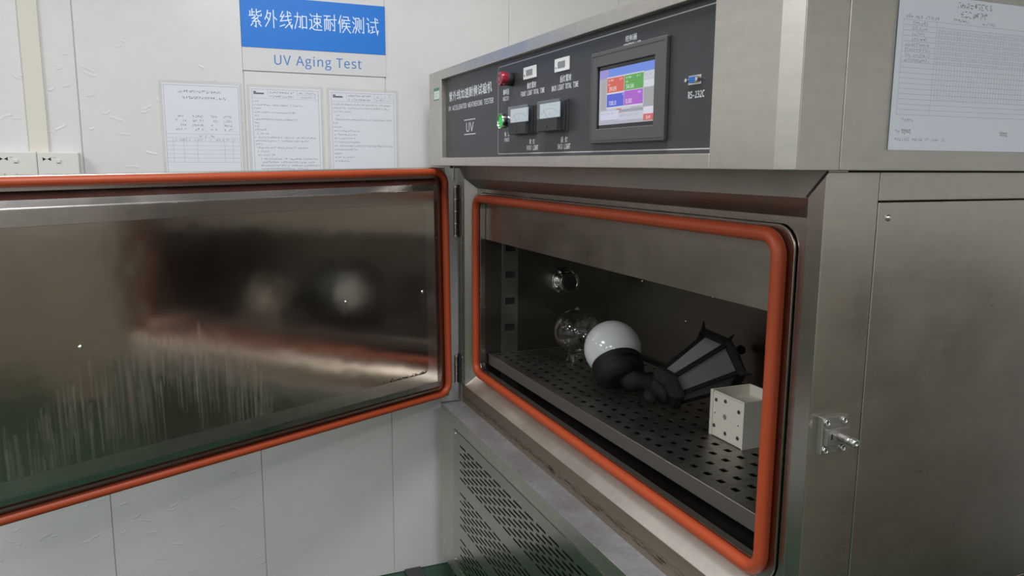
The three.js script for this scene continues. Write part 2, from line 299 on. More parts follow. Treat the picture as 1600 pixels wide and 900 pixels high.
{
  const h = 0.307, y = 1.648 - h / 2;
  const border = (c, x, yy, w, hh) => { c.strokeStyle = '#6d727a'; c.lineWidth = 3; c.strokeRect(x, yy, w, hh); };
  const lines = (c, list, x, s) => { for (const [y0, w, ind = 0] of list) scribble(c, x + ind, y0, w, s, '#585d65', 0.05); };
  laminated('laminated notice with a small table grid, leftmost of the three on the wall', [WX + 0.0002, y + 0.002, -0.0625], 0.226, h, (c, W, H) => {
    c.fillStyle = PAPER; c.fillRect(0, 0, W, H); border(c, 18, 22, W - 36, H - 44);
    scribble(c, 180, 78, 520, 30, '#4a4e55', 0); scribble(c, 230, 150, 500, 32, '#4a4e55', 0);
    for (let r = 0; r < 4; r++) { scribble(c, 130, 372 + r * 52, 130, 26, '#585d65', 0.3); scribble(c, 330, 372 + r * 52, 140, 26, '#585d65', 0.1); scribble(c, 540, 372 + r * 52, 90, 26, '#585d65', 0.4); scribble(c, 690, 372 + r * 52, 120, 26, '#585d65', 0.1); c.strokeStyle = '#9aa0a7'; c.lineWidth = 1.5; c.beginPath(); c.moveTo(320, 404 + r * 52); c.lineTo(490, 404 + r * 52); c.moveTo(680, 404 + r * 52); c.lineTo(830, 404 + r * 52); c.stroke(); }
    scribble(c, 390, 612, 190, 24, '#585d65', 0.2);
    c.strokeStyle = '#7d838b'; c.lineWidth = 2; c.beginPath();
    for (const r of [598, 648, 690, 740, 790, 840, 890, 940]) { c.moveTo(18, r); c.lineTo(W - 18, r); }
    for (const q of [95, 215, 370, 690, 790]) { c.moveTo(q, 648); c.lineTo(q, 940); }
    c.stroke(); scribble(c, 100, 660, 730, 20, '#656a72', 0.35);
  }, 900, Math.PI / 2);
  const head = (c, W) => {
    border(c, 30, 24, W - 60, 1216); c.fillStyle = '#5c6168'; c.fillRect(48, 66, 130, 20); c.fillRect(48, 48, 34, 16);
    scribble(c, 250, 44, 300, 26, '#4a4e55', 0); scribble(c, 250, 94, 300, 26, '#4a4e55', 0);
    c.strokeStyle = '#7d838b'; c.lineWidth = 2; c.beginPath();
    for (const q of [230, 600, 700]) { c.moveTo(q, 24); c.lineTo(q, 134); } c.moveTo(30, 134); c.lineTo(W - 30, 134); c.moveTo(600, 80); c.lineTo(W - 30, 80); c.stroke();
    scribble(c, 620, 44, 60, 24, '#656a72', 0.2); scribble(c, 715, 44, 130, 24, '#656a72', 0.2); scribble(c, 620, 96, 220, 22, '#656a72', 0.2);
  };
  laminated('laminated instruction sheet densely filled with print, middle of the three on the wall', [WX + 0.0002, y, -0.299], 0.224, h, (c, W, H) => {
    c.fillStyle = PAPER; c.fillRect(0, 0, W, H); head(c, W);
    lines(c, [[160, 80], [206, 640], [252, 100], [296, 520], [338, 80], [384, 540], [428, 80], [470, 80], [512, 150], [562, 160, 30], [610, 780], [652, 700], [696, 90], [740, 660, 20], [786, 150, 20], [834, 230, 30], [880, 740, 60], [922, 700, 60], [964, 760, 60], [1006, 640, 60], [1048, 760, 60], [1090, 650, 60], [1132, 740, 60], [1174, 620, 60]], 44, 22);
  }, 900, Math.PI / 2);
  laminated('laminated instruction sheet with an empty lower half, rightmost of the three on the wall', [WX + 0.0002, y - 0.001, -0.534], 0.226, h, (c, W, H) => {
    c.fillStyle = PAPER; c.fillRect(0, 0, W, H); head(c, W);
    lines(c, [[160, 790], [206, 760], [252, 250], [300, 90], [352, 790, 20], [400, 60], [450, 120], [500, 350, 10], [548, 310, 10], [596, 280, 10], [644, 340, 10], [692, 800, 10], [740, 300, 10], [790, 120], [840, 270, 10], [890, 200, 10]], 44, 22);
  }, 900, Math.PI / 2);
}
{ // trunking and two sockets at the far left
  const t = thing('cable_trunking', 'narrow cream cable trunking running down the white wall to the sockets', 'trunking', [WX, 2.06, 0.357]);
  const cream = M({ name: 'cream_plastic', color: lin(0.66, 0.63, 0.55), roughness: 0.5 });
  part('trunking_base', box(0, 0.005, -0.617, 0.65, -0.0215, 0.0215, 0.001), cream, t);
  part('trunking_lid', box(0.004, 0.007, -0.617, 0.65, -0.0225, 0.0225, 0.0015), cream, t);
  const make = (z, label) => {
    const s = thing('wall_socket', label, 'socket', [WX, 1.405, z], null);
    part('back_box', box(0, 0.028, -0.037, 0.037, -0.049, 0.049, 0.002), plasticWhite, s);
    part('face_plate', box(0.028, 0.036, -0.038, 0.038, -0.0495, 0.0495, 0.003), plasticWhite, s);
    const tri = (y, dz, dir) => { const q = new THREE.Shape(); q.moveTo(-0.0035 * dir, -0.0048); q.lineTo(-0.0035 * dir, 0.0048); q.lineTo(0.005 * dir, 0); return new THREE.ExtrudeGeometry(q, { depth: 0.0006, bevelEnabled: false }).rotateY(Math.PI / 2).translate(0.0358, y, dz); };
    part('socket_hole', tri(0.019, 0.033, 1), darkHole, s); part('socket_hole', tri(0.019, 0.0205, -1), darkHole, s);
    part('socket_hole', box(0.0355, 0.0364, -0.028, -0.02, 0.026, 0.0275, 0), darkHole, s); part('socket_hole', box(0.0355, 0.0364, -0.028, -0.02, -0.002, -0.0005, 0), darkHole, s);
    part('socket_hole', box(0.0355, 0.0364, 0.023, 0.0237, 0.006, 0.012, 0), darkHole, s);
    part('rocker_switch', box(0.036, 0.0395, 0.009, 0.018, -0.006, 0.004, 0.0015), plasticWhite, s);
    return s;
  };
  make(0.3105, 'white double wall socket with a rocker switch, right of the pair below the trunking');
  make(0.4105, 'white double wall socket with a rocker switch, left of the pair at the picture edge');
}
{ // two small dark things on the floor behind the machine's corner
  const t = thing('rubber_block', 'dark grey rubber block lying on the green floor at the foot of the white wall', 'block', [-2.44, 0, -0.668]);
  part('block', box(-0.034, 0.034, 0, 0.012, -0.03, 0.03, 0.004), plasticBlack, t);
}

// ---------------------------------------------------------------- the weathering test machine
const XL = -2.385, XS = -0.824, ZR = -0.815, ZK = -1.58;         // body left, body right side, rim plane, back
const m0 = [-1.6, 0, -1.15];
const machine = thing('weathering_tester', 'large brushed steel weathering test cabinet, door open, black control panel on top', 'machine', m0);
const mp = (name, g, mat, parent = machine, label) => part(name, clean(g).translate(-m0[0], -m0[1], -m0[2]), mat, parent, label);
const sub = (name, parent = machine) => { const o = new THREE.Group(); o.name = name; parent.add(o); return o; };
const LEDGE = 0.639, CABZ = -0.744, CABL = -2.366;

// lower cabinet
{
  mp('lower_cabinet', merge([
    box(CABL, XS, 0.1, LEDGE - 0.002, ZK, CABZ - 0.03, 0.001),
    box(CABL, -2.233, 0.1, LEDGE - 0.044, CABZ - 0.03, CABZ, 0.0015), box(-0.95, XS, 0.1, LEDGE - 0.044, CABZ - 0.03, CABZ, 0.0015),
    box(-2.232, -0.951, 0.1, 0.145, CABZ - 0.03, CABZ, 0.001), box(CABL, XS, LEDGE - 0.045, LEDGE - 0.0021, CABZ - 0.031, CABZ, 0.0006),
  ]), steel);
  mp('ledge', merge([box(CABL, XS, LEDGE - 0.002, LEDGE, ZR - 0.01, CABZ + 0.001, 0.0008), quads([[[CABL, LEDGE + 0.001, ZR], [CABL, LEDGE + 0.001, CABZ + 0.001], [CABL + 0.012, LEDGE + 0.001, CABZ + 0.001], [CABL + 0.012, LEDGE + 0.007, ZR]]])]), steelDull);
  const holes = [], s = rect(-2.231, -0.952, 0.147, 0.5935);
  for (let gk = 0; gk < 3; gk++) for (let r = 0; r < 9; r++) {
    const y = 0.557 - gk * 0.1545 - r * 0.0131;
    for (let k = 0; k < 16; k++) { const x = -2.17 + k * 0.071 + (r % 2 ? 0.0355 : 0); if (x + 0.055 < -1.0) s.holes.push(rounded(x, x + 0.055, y - 0.0027, y + 0.0027, 0.0026, THREE.Path)); }
  }
  const vent = mp('vent_panel', plate(s, CABZ - 0.0005, CABZ + 0.0015), steelVent);
  mp('vent_cavity', box(-2.2, -0.97, 0.16, 0.58, CABZ - 0.0295, CABZ - 0.026, 0), darkHole);
  for (const [x, y] of [[-2.212, 0.582], [-2.214, 0.158], [-0.97, 0.582]]) mp('screw', along(lathe([[0, 0.003], [0.0025, 0.0026], [0.0042, 0.0012], [0.0045, 0]], 16), [x, y, CABZ + 0.0015], [0, 0, 1]), chrome, vent);
  mp('base_rail', merge([box(CABL + 0.01, XS - 0.01, 0.085, 0.1, CABZ - 0.06, CABZ - 0.02, 0.001), box(CABL + 0.01, XS - 0.01, 0.085, 0.1, ZK + 0.02, ZK + 0.06, 0.001)]), steel);
  const tyre = M({ name: 'caster_rubber', color: lin(0.02, 0.02, 0.02), roughness: 0.6 }), brass = M({ name: 'brass', color: lin(0.5, 0.33, 0.12), metalness: 0.8, roughness: 0.4 });
  for (const x of [CABL + 0.045, XS - 0.06]) for (const z of [CABZ - 0.055, ZK + 0.06]) {
    const w = sub('caster');
    mp('wheel', new THREE.CylinderGeometry(0.032, 0.032, 0.022, 28).rotateZ(Math.PI / 2).translate(x, 0.032, z), tyre, w);
    mp('hub', new THREE.CylinderGeometry(0.014, 0.014, 0.026, 20).rotateZ(Math.PI / 2).translate(x, 0.032, z), brass, w);
    mp('fork', merge([box(x - 0.018, x - 0.015, 0.022, 0.085, z - 0.012, z + 0.012, 0.001), box(x + 0.015, x + 0.018, 0.022, 0.085, z - 0.012, z + 0.012, 0.001), box(x - 0.022, x + 0.022, 0.08, 0.085, z - 0.022, z + 0.022, 0.001)]), chrome, w);
  }
}
// frame of the door opening: rim, 45 degree slope and the land that carries the gasket, in four mitred rails
const RIM = { o: [XL, XS, LEDGE, 1.412], i: [-2.325, -0.854, 0.7, 1.373], s: [-2.311, -0.884, 0.7345, 1.3415] };
{
  const rail = (o, i, s, z) => {
    const P = (r, k, zz) => [[r[0], r[2], zz], [r[1], r[2], zz], [r[1], r[3], zz], [r[0], r[3], zz]][k];
    return [0, 1, 2, 3].map((k) => { const n = (k + 1) % 4; return quads([[P(o, k, z - 0.04), P(o, n, z - 0.04), P(o, n, z), P(o, k, z)], [P(o, k, z), P(o, n, z), P(i, n, z), P(i, k, z)], [P(i, k, z), P(i, n, z), P(s, n, z - 0.038), P(s, k, z - 0.038)], [P(s, k, z - 0.038), P(s, n, z - 0.038), P(s, n, z - 0.05), P(s, k, z - 0.05)]]); });
  };
  const rails = rail(RIM.o, RIM.i, RIM.s, ZR);
  // dried rust and dirt along the lower rim, matter with a grain of its own
  const rust = canvas(2048, 256, (c, W, H) => {
    c.fillStyle = '#c0b6aa'; c.fillRect(0, 0, W, H);
    for (let k = 0; k < 1500; k++) { const x = rnd() * W, y = H * (0.66 + (rnd() + rnd() - 1) * 0.2), r = 1 + rnd() * 6; c.fillStyle = `rgba(${95 + rnd() * 50},${62 + rnd() * 36},${38 + rnd() * 26},${0.06 + rnd() * 0.16})`; c.beginPath(); c.ellipse(x, y, r * 2.6, r, 0, 0, 7); c.fill(); }
    for (let k = 0; k < 50; k++) { const x = rnd() * W, y = H * (0.6 + rnd() * 0.16), r = 2 + rnd() * 6; c.fillStyle = `rgba(50,32,20,${0.2 + rnd() * 0.4})`; c.beginPath(); c.ellipse(x, y, r * 3, r, 0, 0, 7); c.fill(); }
  });
  const rusty = MP({ name: 'rust_stained_steel', color: lin(0.6, 0.57, 0.52), metalness: 1, roughness: 0.5, map: rust });
  const lower = [quads([[[RIM.o[0], RIM.o[2], ZR], [RIM.o[1], RIM.o[2], ZR], [RIM.i[1], RIM.i[2], ZR], [RIM.i[0], RIM.i[2], ZR]]])];
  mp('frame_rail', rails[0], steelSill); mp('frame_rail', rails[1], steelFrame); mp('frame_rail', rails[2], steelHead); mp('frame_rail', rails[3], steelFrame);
  mp('rim_strip', fit(box(RIM.o[0] + 0.002, RIM.o[1] - 0.002, RIM.o[2] + 0.001, RIM.i[2] - 0.001, ZR - 0.002, ZR + 0.0012, 0), RIM.o[0], RIM.o[1], RIM.o[2], RIM.i[2]), rusty, machine, 'rust-stained strip along the lower rim');
  const land = rect(RIM.s[0], RIM.s[1], RIM.s[2], RIM.s[3]); land.holes.push(rounded(-2.3, -0.907, 0.737, 1.331, 0.042, THREE.Path));
  mp('gasket_land', plate(land, ZR - 0.042, ZR - 0.038), steelFrame);
  const lip = rounded(-2.2975, -0.9095, 0.739, 1.3287, 0.04); lip.holes.push(rounded(-2.27, -0.944, 0.766, 1.3015, 0.022, THREE.Path));
  mp('gasket_channel', plate(lip, ZR - 0.05, ZR - 0.033, 0.001), steelFrame);
  mp('weld_seam', new THREE.BoxGeometry(0.052, 0.0035, 0.0016).rotateZ(Math.PI / 4).translate((XS - 0.854) / 2, (1.412 + 1.373) / 2, ZR), M({ name: 'weld_scale', color: lin(0.07, 0.055, 0.045), roughness: 0.6, metalness: 0.5 }));
  mp('chamber_gasket', ring(-2.281, -0.931, 0.7545, 1.3125, 0.034, ZR - 0.0225, 0.0122), silicone);
}
// chamber
const CH = { l: -2.29, r: -0.925, b: 0.69, t: 1.36, z: -1.325 };
{
  const zc = ZR - 0.05;
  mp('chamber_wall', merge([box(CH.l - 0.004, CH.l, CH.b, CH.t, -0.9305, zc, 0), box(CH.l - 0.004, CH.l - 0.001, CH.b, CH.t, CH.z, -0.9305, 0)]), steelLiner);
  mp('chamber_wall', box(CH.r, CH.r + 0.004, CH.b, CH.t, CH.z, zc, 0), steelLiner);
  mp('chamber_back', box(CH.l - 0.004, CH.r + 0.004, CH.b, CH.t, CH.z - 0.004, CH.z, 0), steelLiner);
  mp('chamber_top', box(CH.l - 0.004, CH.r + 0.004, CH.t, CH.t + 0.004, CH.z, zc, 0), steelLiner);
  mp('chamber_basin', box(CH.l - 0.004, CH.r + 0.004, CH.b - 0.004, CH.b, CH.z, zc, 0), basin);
  mp('corner_flange', box(CH.l - 0.001, CH.l + 0.005, CH.b, CH.t, -0.9325, -0.9298, 0.0008), steelLiner);
  const s = rect(0.9325, 0.985, 0.69, 1.3);
  for (const y of [1.3 - 0.06, 1.152, 1.065, 0.979, 0.892, 0.79, 0.73]) s.holes.push(rect(0.9405, 0.975, y - 0.011, y + 0.011, THREE.Path));
  const rail = mp('support_rail', plate(s, 0, 0.004, 0).rotateY(Math.PI / 2).translate(CH.l - 0.0005, 0, 0), steel);
  mp('rail_cavity', box(CH.l - 0.0012, CH.l - 0.0002, 0.7, 1.29, -0.98, -0.936, 0), darkHole);
  mp('lamp_fascia', merge([box(CH.l + 0.002, CH.r - 0.001, 1.184, CH.t - 0.001, -0.8682, -0.8657, 0.0008), box(CH.l + 0.002, CH.r - 0.001, 1.184, 1.1865, -0.9, -0.8682, 0.0008)]), steelFascia);
  const port = sub('sight_port'), py = 1.036, pz = -1.151;
  mp('flange', along(lathe([[0, 0], [0.043, 0], [0.045, 0.002], [0.045, 0.008], [0.043, 0.01], [0.034, 0.01], [0.034, 0.016], [0.031, 0.018], [0, 0.018]], 40), [CH.l - 0.001, py, pz], [1, 0, 0]), chrome, port);
  mp('barrel', along(lathe([[0.029, 0.018], [0.029, 0.05], [0.033, 0.05], [0.0335, 0.053], [0.0335, 0.062], [0.032, 0.064], [0.026, 0.064], [0.025, 0.062]], 40), [CH.l - 0.001, py, pz], [1, 0, 0.1]), chrome, port);
  mp('disc', along(lathe([[0.0255, 0.061], [0.024, 0.0615], [0, 0.0615]], 40), [CH.l - 0.001, py, pz], [1, 0, 0.1]), steelLiner, port);
  for (const a of [60, 150, 240, 330]) mp('clamp_screw', along(cyl(0.004, 0.004, 0.02, 12).translate(0, 0.02, 0), [CH.l - 0.001, py + 0.038 * Math.sin(a * rad), pz + 0.038 * Math.cos(a * rad)], [1, 0, 0]), chrome, port);
  for (const [x, y] of [[-2.08, 1.055], [-1.72, 1.06], [-1.84, 0.97], [-1.5, 1.06], [-1.2, 1.06]]) mp('back_screw', along(lathe([[0, 0.003], [0.003, 0.0024], [0.0045, 0]], 14), [x, y, CH.z], [0, 0, 1]), chrome);
}
// right side
{
  const xi = XS - 0.012;
  mp('body_back', box(XL, XS - 0.012, LEDGE, 1.41, ZK, ZK + 0.004, 0), steel);
  mp('corner_post', box(xi - 0.02, XS + 0.0006, LEDGE + 0.001, 1.4105, -0.9156, ZR - 0.0005, 0.0018), steel);
  mp('lower_post', box(xi, XS + 0.0006, 0.101, LEDGE, -0.9155, CABZ - 0.031, 0.0012), steel);
  mp('top_side_rail', box(xi, XS, 1.3688, 1.4105, ZK + 0.001, -0.917, 0.0016), steel);
  const p = mp('side_panel', box(xi, XS + 0.0005, 0.7064, 1.3672, -1.52, -0.9171, 0.0018), steel);
  mp('lower_side_panel', box(xi, XS, 0.101, 0.7052, ZK + 0.001, -0.9175, 0.0018), steel);
  mp('rear_post', box(xi, XS, 0.7075, 1.3655, ZK + 0.001, -1.5235, 0.0016), steel);
  mp('side_backing', box(xi - 0.003, xi - 0.001, 0.12, 1.4, ZK + 0.01, -0.9, 0), darkHole);
  for (const [y, z] of [[1.3445, -0.9375], [0.736, -1.346], [1.3445, -1.5], [0.736, -0.94]].slice(0, 3)) mp('screw', along(lathe([[0, 0.0035], [0.003, 0.003], [0.005, 0.0012], [0.0052, 0]], 18), [XS + 0.0005, y, z], [1, 0, 0]), chrome, p);
  mp('side_wall', box(XL, XL + 0.012, LEDGE, 1.41, ZK, ZR - 0.041, 0.001), steel);
  // strike of the door latch on the corner post
  const l = sub('latch_strike'), x = XS, y = 1.031, z = -0.8545;
  mp('base_block', box(x, x + 0.011, y - 0.0285, y + 0.0285, z - 0.024, z + 0.024, 0.0012), steelLatch, l);
  mp('boss', box(x + 0.0105, x + 0.017, y - 0.014, y + 0.012, z - 0.0235, z + 0.02, 0.001), steelLatch, l);
  mp('pin', along(lathe([[0, 0], [0.0062, 0], [0.0062, 0.018], [0.0052, 0.019], [0.0052, 0.021], [0.0066, 0.022], [0.0066, 0.029], [0.0052, 0.031], [0.003, 0.031], [0.0026, 0.029], [0, 0.029]], 24), [x + 0.0165, y - 0.001, z - 0.005], [1, -0.04, 0]), chrome, l);
  mp('keyhole', box(x + 0.0168, x + 0.0172, y - 0.004, y + 0.004, z + 0.009, z + 0.0125, 0), darkHole, l);
  for (const [a, b] of [[1, 1], [1, -1], [-1, 1], [-1, -1]]) {
    mp('socket_screw', along(lathe([[0.0022, 0.001], [0.0024, 0.0035], [0.0048, 0.004], [0.0055, 0.003], [0.0055, 0]], 20), [x + 0.0105, y + a * 0.021, z + b * 0.0165], [1, 0, 0]), chrome, l);
    mp('socket_recess', along(cyl(0.0024, 0.0024, 0.0012, 6), [x + 0.0112, y + a * 0.021, z + b * 0.0165], [1, 0, 0]), darkHole, l);
  }
}
// control box
const CB = { l: -2.364, r: -0.8, b: 1.412, t: 1.69, z: -0.715 }, PN = { l: -2.243, r: -0.952, b: 1.4355, t: 1.663 };
{
  mp('control_shell', merge([box(CB.l, CB.r - 0.003, CB.b + 0.001, CB.b + 0.003, ZK, -0.757, 0), box(CB.l, CB.r - 0.003, CB.t - 0.004, CB.t - 0.001, ZK, -0.757, 0), box(CB.l, CB.l + 0.003, CB.b, CB.t - 0.001, ZK, -0.757, 0.0005), box(CB.l, CB.r - 0.003, CB.b, CB.t - 0.001, ZK, ZK + 0.003, 0)]), steelBox);
  mp('front_cover', box(CB.r - 0.003, CB.r, CB.b, CB.t, -0.8135, -0.7405, 0.0012), steelBox);
  mp('side_cover', box(CB.r - 0.0035, CB.r - 0.0004, CB.b, CB.t, ZK, -0.8147, 0.0014), steelBox);
  const f = sub('control_frame');
  const z = CB.z, zb = -0.757;
  const stileL = box(CB.l, PN.l, CB.b, CB.t, zb, z, 0.0016);
  mp('stile', stileL, steelBox, f);
  const q = new THREE.Shape(); q.moveTo(PN.r, -zb); q.lineTo(PN.r, -z); q.lineTo(-0.815, -z); q.lineTo(CB.r, 0.7392); q.lineTo(CB.r, 0.74); q.lineTo(-0.85, 0.74); q.lineTo(-0.85, -zb); q.closePath();
  const st = new THREE.ExtrudeGeometry(q, { depth: CB.t - CB.b - 0.003, bevelEnabled: true, bevelThickness: 0.0015, bevelSize: 0.0012, bevelOffset: -0.0012, bevelSegments: 2 }).rotateX(-Math.PI / 2);
  // the shape's second axis is -z, so the extrusion (towards +y) keeps its orientation
  mp('stile', metric(st.translate(0, CB.b + 0.0015, 0)), steelBox, f);
  mp('cross_rail', box(PN.l, PN.r - 0.0003, PN.t, CB.t, zb, z, 0.0016), steelBox, f);
  mp('cross_rail', box(PN.l, PN.r - 0.0003, CB.b, PN.b, zb, z, 0.0016), steelBox, f);
  const stick = sub('sticker', f);
  mp('sticker', box(-2.315, -2.262, 1.606, 1.642, z - 0.0001, z + 0.0004, 0), M({ name: 'sticker_print', map: canvas(128, 96, (c, W, H) => { c.fillStyle = '#dfe7e2'; c.fillRect(0, 0, W, H); c.fillStyle = '#3f8f76'; c.fillRect(0, 0, W, 24); c.fillRect(0, 88, W, 8); c.fillRect(0, 0, 5, H); scribble(c, 16, 34, 100, 14, '#8fa59c'); scribble(c, 16, 60, 90, 14, '#8fa59c'); }), roughness: 0.5 }), f);
  f.remove(stick);
  { const g = f.children[f.children.length - 1].geometry; const x0 = -2.315 - m0[0], x1 = -2.262 - m0[0]; fit(g, x0, x1, 1.606, 1.642); }

  const zp = -0.7295, W = 2048, X0 = PN.l - 0.002, X1 = PN.r + 0.002, Y0 = PN.b - 0.002, Y1 = PN.t + 0.002, k = W / (X1 - X0), H = Math.round(k * (Y1 - Y0));
  const px = (x) => (x - X0) * k, py = (y) => (Y1 - y) * k;
  const print = canvas(W, H, (c) => {
    c.fillStyle = '#37383b'; c.fillRect(0, 0, W, H);
    c.strokeStyle = '#b9bcc0'; c.lineWidth = 3; c.beginPath(); c.roundRect(px(-1.826), py(1.652), px(-0.955) - px(-1.826), py(1.443) - py(1.652), 12); c.stroke();
    c.fillStyle = '#dde0e3'; c.strokeStyle = '#dde0e3';
    const zh = (t, x0, x1, y1, y0, wt) => hanzi(c, t, px(x0), py(y1), px(x1) - px(x0), py(y0) - py(y1), wt);
    const en = (t, x0, x1, y1, y0) => words(c, t, px(x0), py(y1), px(x1) - px(x0), py(y0) - py(y1), 'monospace', 3);
    zh('紫外线加速耐候试验机', -2.214, -1.868, 1.625, 1.597, 5.6);
    en('UV ACCELERATED WEATHERING TESTER', -2.217, -1.858, 1.583, 1.571);
    c.fillRect(px(-2.081), py(1.539), px(-1.99) - px(-2.081), 4); c.fillRect(px(-2.081), py(1.5), px(-1.988) - px(-2.081), 4);
    words(c, 'UV', px(-2.068), py(1.531), px(-2.004) - px(-2.068), py(1.506) - py(1.531), 'sans-serif');
    zh('蜂鸣器', -1.793, -1.755, 1.597, 1.583, 2.6); en('BUZZER', -1.794, -1.756, 1.579, 1.57);
    zh('前灯累时', -1.65, -1.6, 1.6, 1.586, 2.6); en('FRONT LIGHT TOTAL TIME', -1.685, -1.556, 1.582, 1.572);
    zh('后灯累时', -1.482, -1.43, 1.599, 1.585, 2.6); en('BACK LIGHT TOTAL TIME', -1.521, -1.399, 1.581, 1.571);
    zh('电', -1.784, -1.772, 1.496, 1.484, 2.6); zh('源', -1.763, -1.75, 1.496, 1.484, 2.6); en('POWER', -1.784, -1.752, 1.481, 1.472);
    zh('前', -1.635, -1.622, 1.475, 1.463, 2.6); zh('灯', -1.616, -1.603, 1.475, 1.463, 2.6); en('FRONT LIGHT', -1.65, -1.586, 1.46, 1.45);
    zh('后', -1.474, -1.461, 1.475, 1.463, 2.6); zh('灯', -1.455, -1.442, 1.475, 1.463, 2.6); en('BACK LIGHT', -1.488, -1.43, 1.46, 1.45);
    zh('控制器', -1.225, -1.186, 1.6415, 1.631, 2.2); en('CONTROLLER', -1.231, -1.173, 1.6285, 1.6215);
    en('RS-232C', -1.032, -0.99, 1.53, 1.5205);
  });
  const panel = mp('control_panel', fit(box(PN.l - 0.0018, PN.r + 0.0018, PN.b - 0.0018, PN.t + 0.0018, zp - 0.003, zp, 0), X0, X1, Y0, Y1), MP({ name: 'printed_black_panel', map: print, roughness: 0.38, specularIntensity: 0.8 }), machine, 'black printed control panel');

  const bz = sub('buzzer'), red = MP({ name: 'red_plastic', color: lin(0.24, 0.01, 0.022), roughness: 0.25, clearcoat: 0.5 });
  mp('collar', along(lathe([[0, 0], [0.0155, 0], [0.0155, 0.016], [0.0145, 0.0175], [0, 0.0175]], 32), [-1.736, 1.6155, zp], [0, 0, 1]), plasticBlack, bz);
  mp('red_cap', along(lathe([[0.0155, 0.016], [0.0162, 0.0175], [0.0162, 0.03], [0.0145, 0.0325], [0.011, 0.0325], [0.0105, 0.031], [0.007, 0.031], [0.0065, 0.0325], [0, 0.0325]], 32), [-1.736, 1.6155, zp], [0, 0, 1]), red, bz);
  const pb = sub('power_button'), green = MP({ name: 'green_plastic', color: lin(0.01, 0.42, 0.05), roughness: 0.25, emissive: lin(0.0, 0.16, 0.01), emissiveIntensity: 1 });
  mp('bezel', along(lathe([[0, 0], [0.017, 0], [0.0175, 0.002], [0.0175, 0.005], [0.015, 0.009], [0.015, 0.017], [0.018, 0.019], [0.0183, 0.03], [0.0178, 0.032], [0.0164, 0.032], [0.0158, 0.026]], 36), [-1.735, 1.518, zp], [0, 0, 1]), chrome, pb);
  mp('green_lens', along(lathe([[0.016, 0.028], [0.012, 0.0298], [0, 0.0305]], 32), [-1.735, 1.518, zp], [0, 0, 1]), green, pb);
  for (const [x0, x1, y0, y1] of [[-1.664, -1.596, 1.607, 1.634], [-1.502, -1.436, 1.6065, 1.6335]]) {
    const h = sub('hour_counter'), w = x1 - x0;
    mp('counter_housing', box(x0, x1, y0, y1, zp, zp + 0.0035, 0.0012), M({ name: 'counter_white', color: lin(0.74, 0.75, 0.74), roughness: 0.45 }), h);
    mp('counter_display', box(x0 + w * 0.25, x0 + w * 0.75, y0 + 0.0075, y0 + 0.02, zp + 0.003, zp + 0.0041, 0), M({ name: 'lcd_grey', color: lin(0.23, 0.235, 0.22), roughness: 0.25 }), h);
    mp('reset_button', along(cyl(0.0016, 0.0016, 0.0014, 14), [x0 + 0.008, y0 + 0.009, zp + 0.0037], [0, 0, 1]), plasticBlack, h);
  }
  const dialTex = canvas(256, 160, (c, Wd, Hd) => {
    c.fillStyle = '#dfe4e6'; c.fillRect(0, 0, Wd, Hd); c.strokeStyle = '#8b9195'; c.lineWidth = 2;
    c.beginPath(); c.arc(128, 190, 130, Math.PI * 1.22, Math.PI * 1.78); c.stroke();
    for (let i = 0; i <= 20; i++) { const a = Math.PI * (1.22 + 0.56 * i / 20), r = i % 5 ? 138 : 148; c.beginPath(); c.moveTo(128 + 130 * Math.cos(a), 190 + 130 * Math.sin(a)); c.lineTo(128 + r * Math.cos(a), 190 + r * Math.sin(a)); c.stroke(); }
    c.strokeStyle = '#7f4a44'; c.lineWidth = 3; c.beginPath(); c.moveTo(110, 158); c.lineTo(40, 60); c.stroke();
    c.fillStyle = '#8b9195'; c.font = '30px sans-serif'; c.fillText('A', 120, 120);
  });
  const clear = MP({ name: 'clear_acrylic', color: lin(0.95, 0.97, 0.98), transmission: 1, thickness: 0, roughness: 0.04, ior: 1.45 });
  for (const [x0, x1, y0, y1] of [[-1.708, -1.596, 1.484, 1.549], [-1.546, -1.437, 1.485, 1.55]]) {
    const m = sub('panel_meter'), ys = y0 + 0.028, zf = zp + 0.022;
    mp('meter_base', merge([box(x0, x1, y0, y1, zp, zp + 0.005, 0.001), box(x0 + 0.004, x1 - 0.004, y0 + 0.003, y1 - 0.003, zp + 0.005, zp + 0.01, 0.001)]), plasticBlack, m);
    const g = box(x0 + 0.01, x1 - 0.004, ys + 0.001, y1 - 0.006, zf - 0.004, zf - 0.002, 0);
    mp('meter_dial', fit(g, x0 + 0.01, x1 - 0.004, ys, y1 - 0.006), M({ name: 'meter_face', map: dialTex, roughness: 0.6 }), m);
    mp('meter_mask', box(x0 + 0.001, x1 - 0.012, y0 + 0.002, ys, zp + 0.01, zf, 0.001), M({ name: 'matt_black_plastic', color: lin(0.03, 0.03, 0.031), roughness: 0.6 }), m);
    mp('meter_window', merge([box(x0, x1, ys, y1, zf - 0.0005, zf + 0.0007, 0), box(x0, x1, y1 - 0.0012, y1, zp + 0.005, zf, 0), box(x1 - 0.0012, x1, y0 + 0.001, y1, zp + 0.005, zf, 0), box(x0, x0 + 0.0012, y0 + 0.001, y1, zp + 0.005, zf, 0)]), clear, m);
    mp('zero_screw', along(cyl(0.003, 0.003, 0.001, 16), [(x0 + x1) / 2 - 0.006, y0 + 0.012, zf + 0.001], [0, 0, 1]), plasticBlack, m);
  }
  const ts = sub('touch_screen'), grey = M({ name: 'grey_bezel', color: lin(0.075, 0.077, 0.075), roughness: 0.5 });
  const zs = zp + 0.008, o = plateHole(-1.334, -1.084, 1.4575, 1.6235, -1.311, -1.117, 1.484, 1.596);
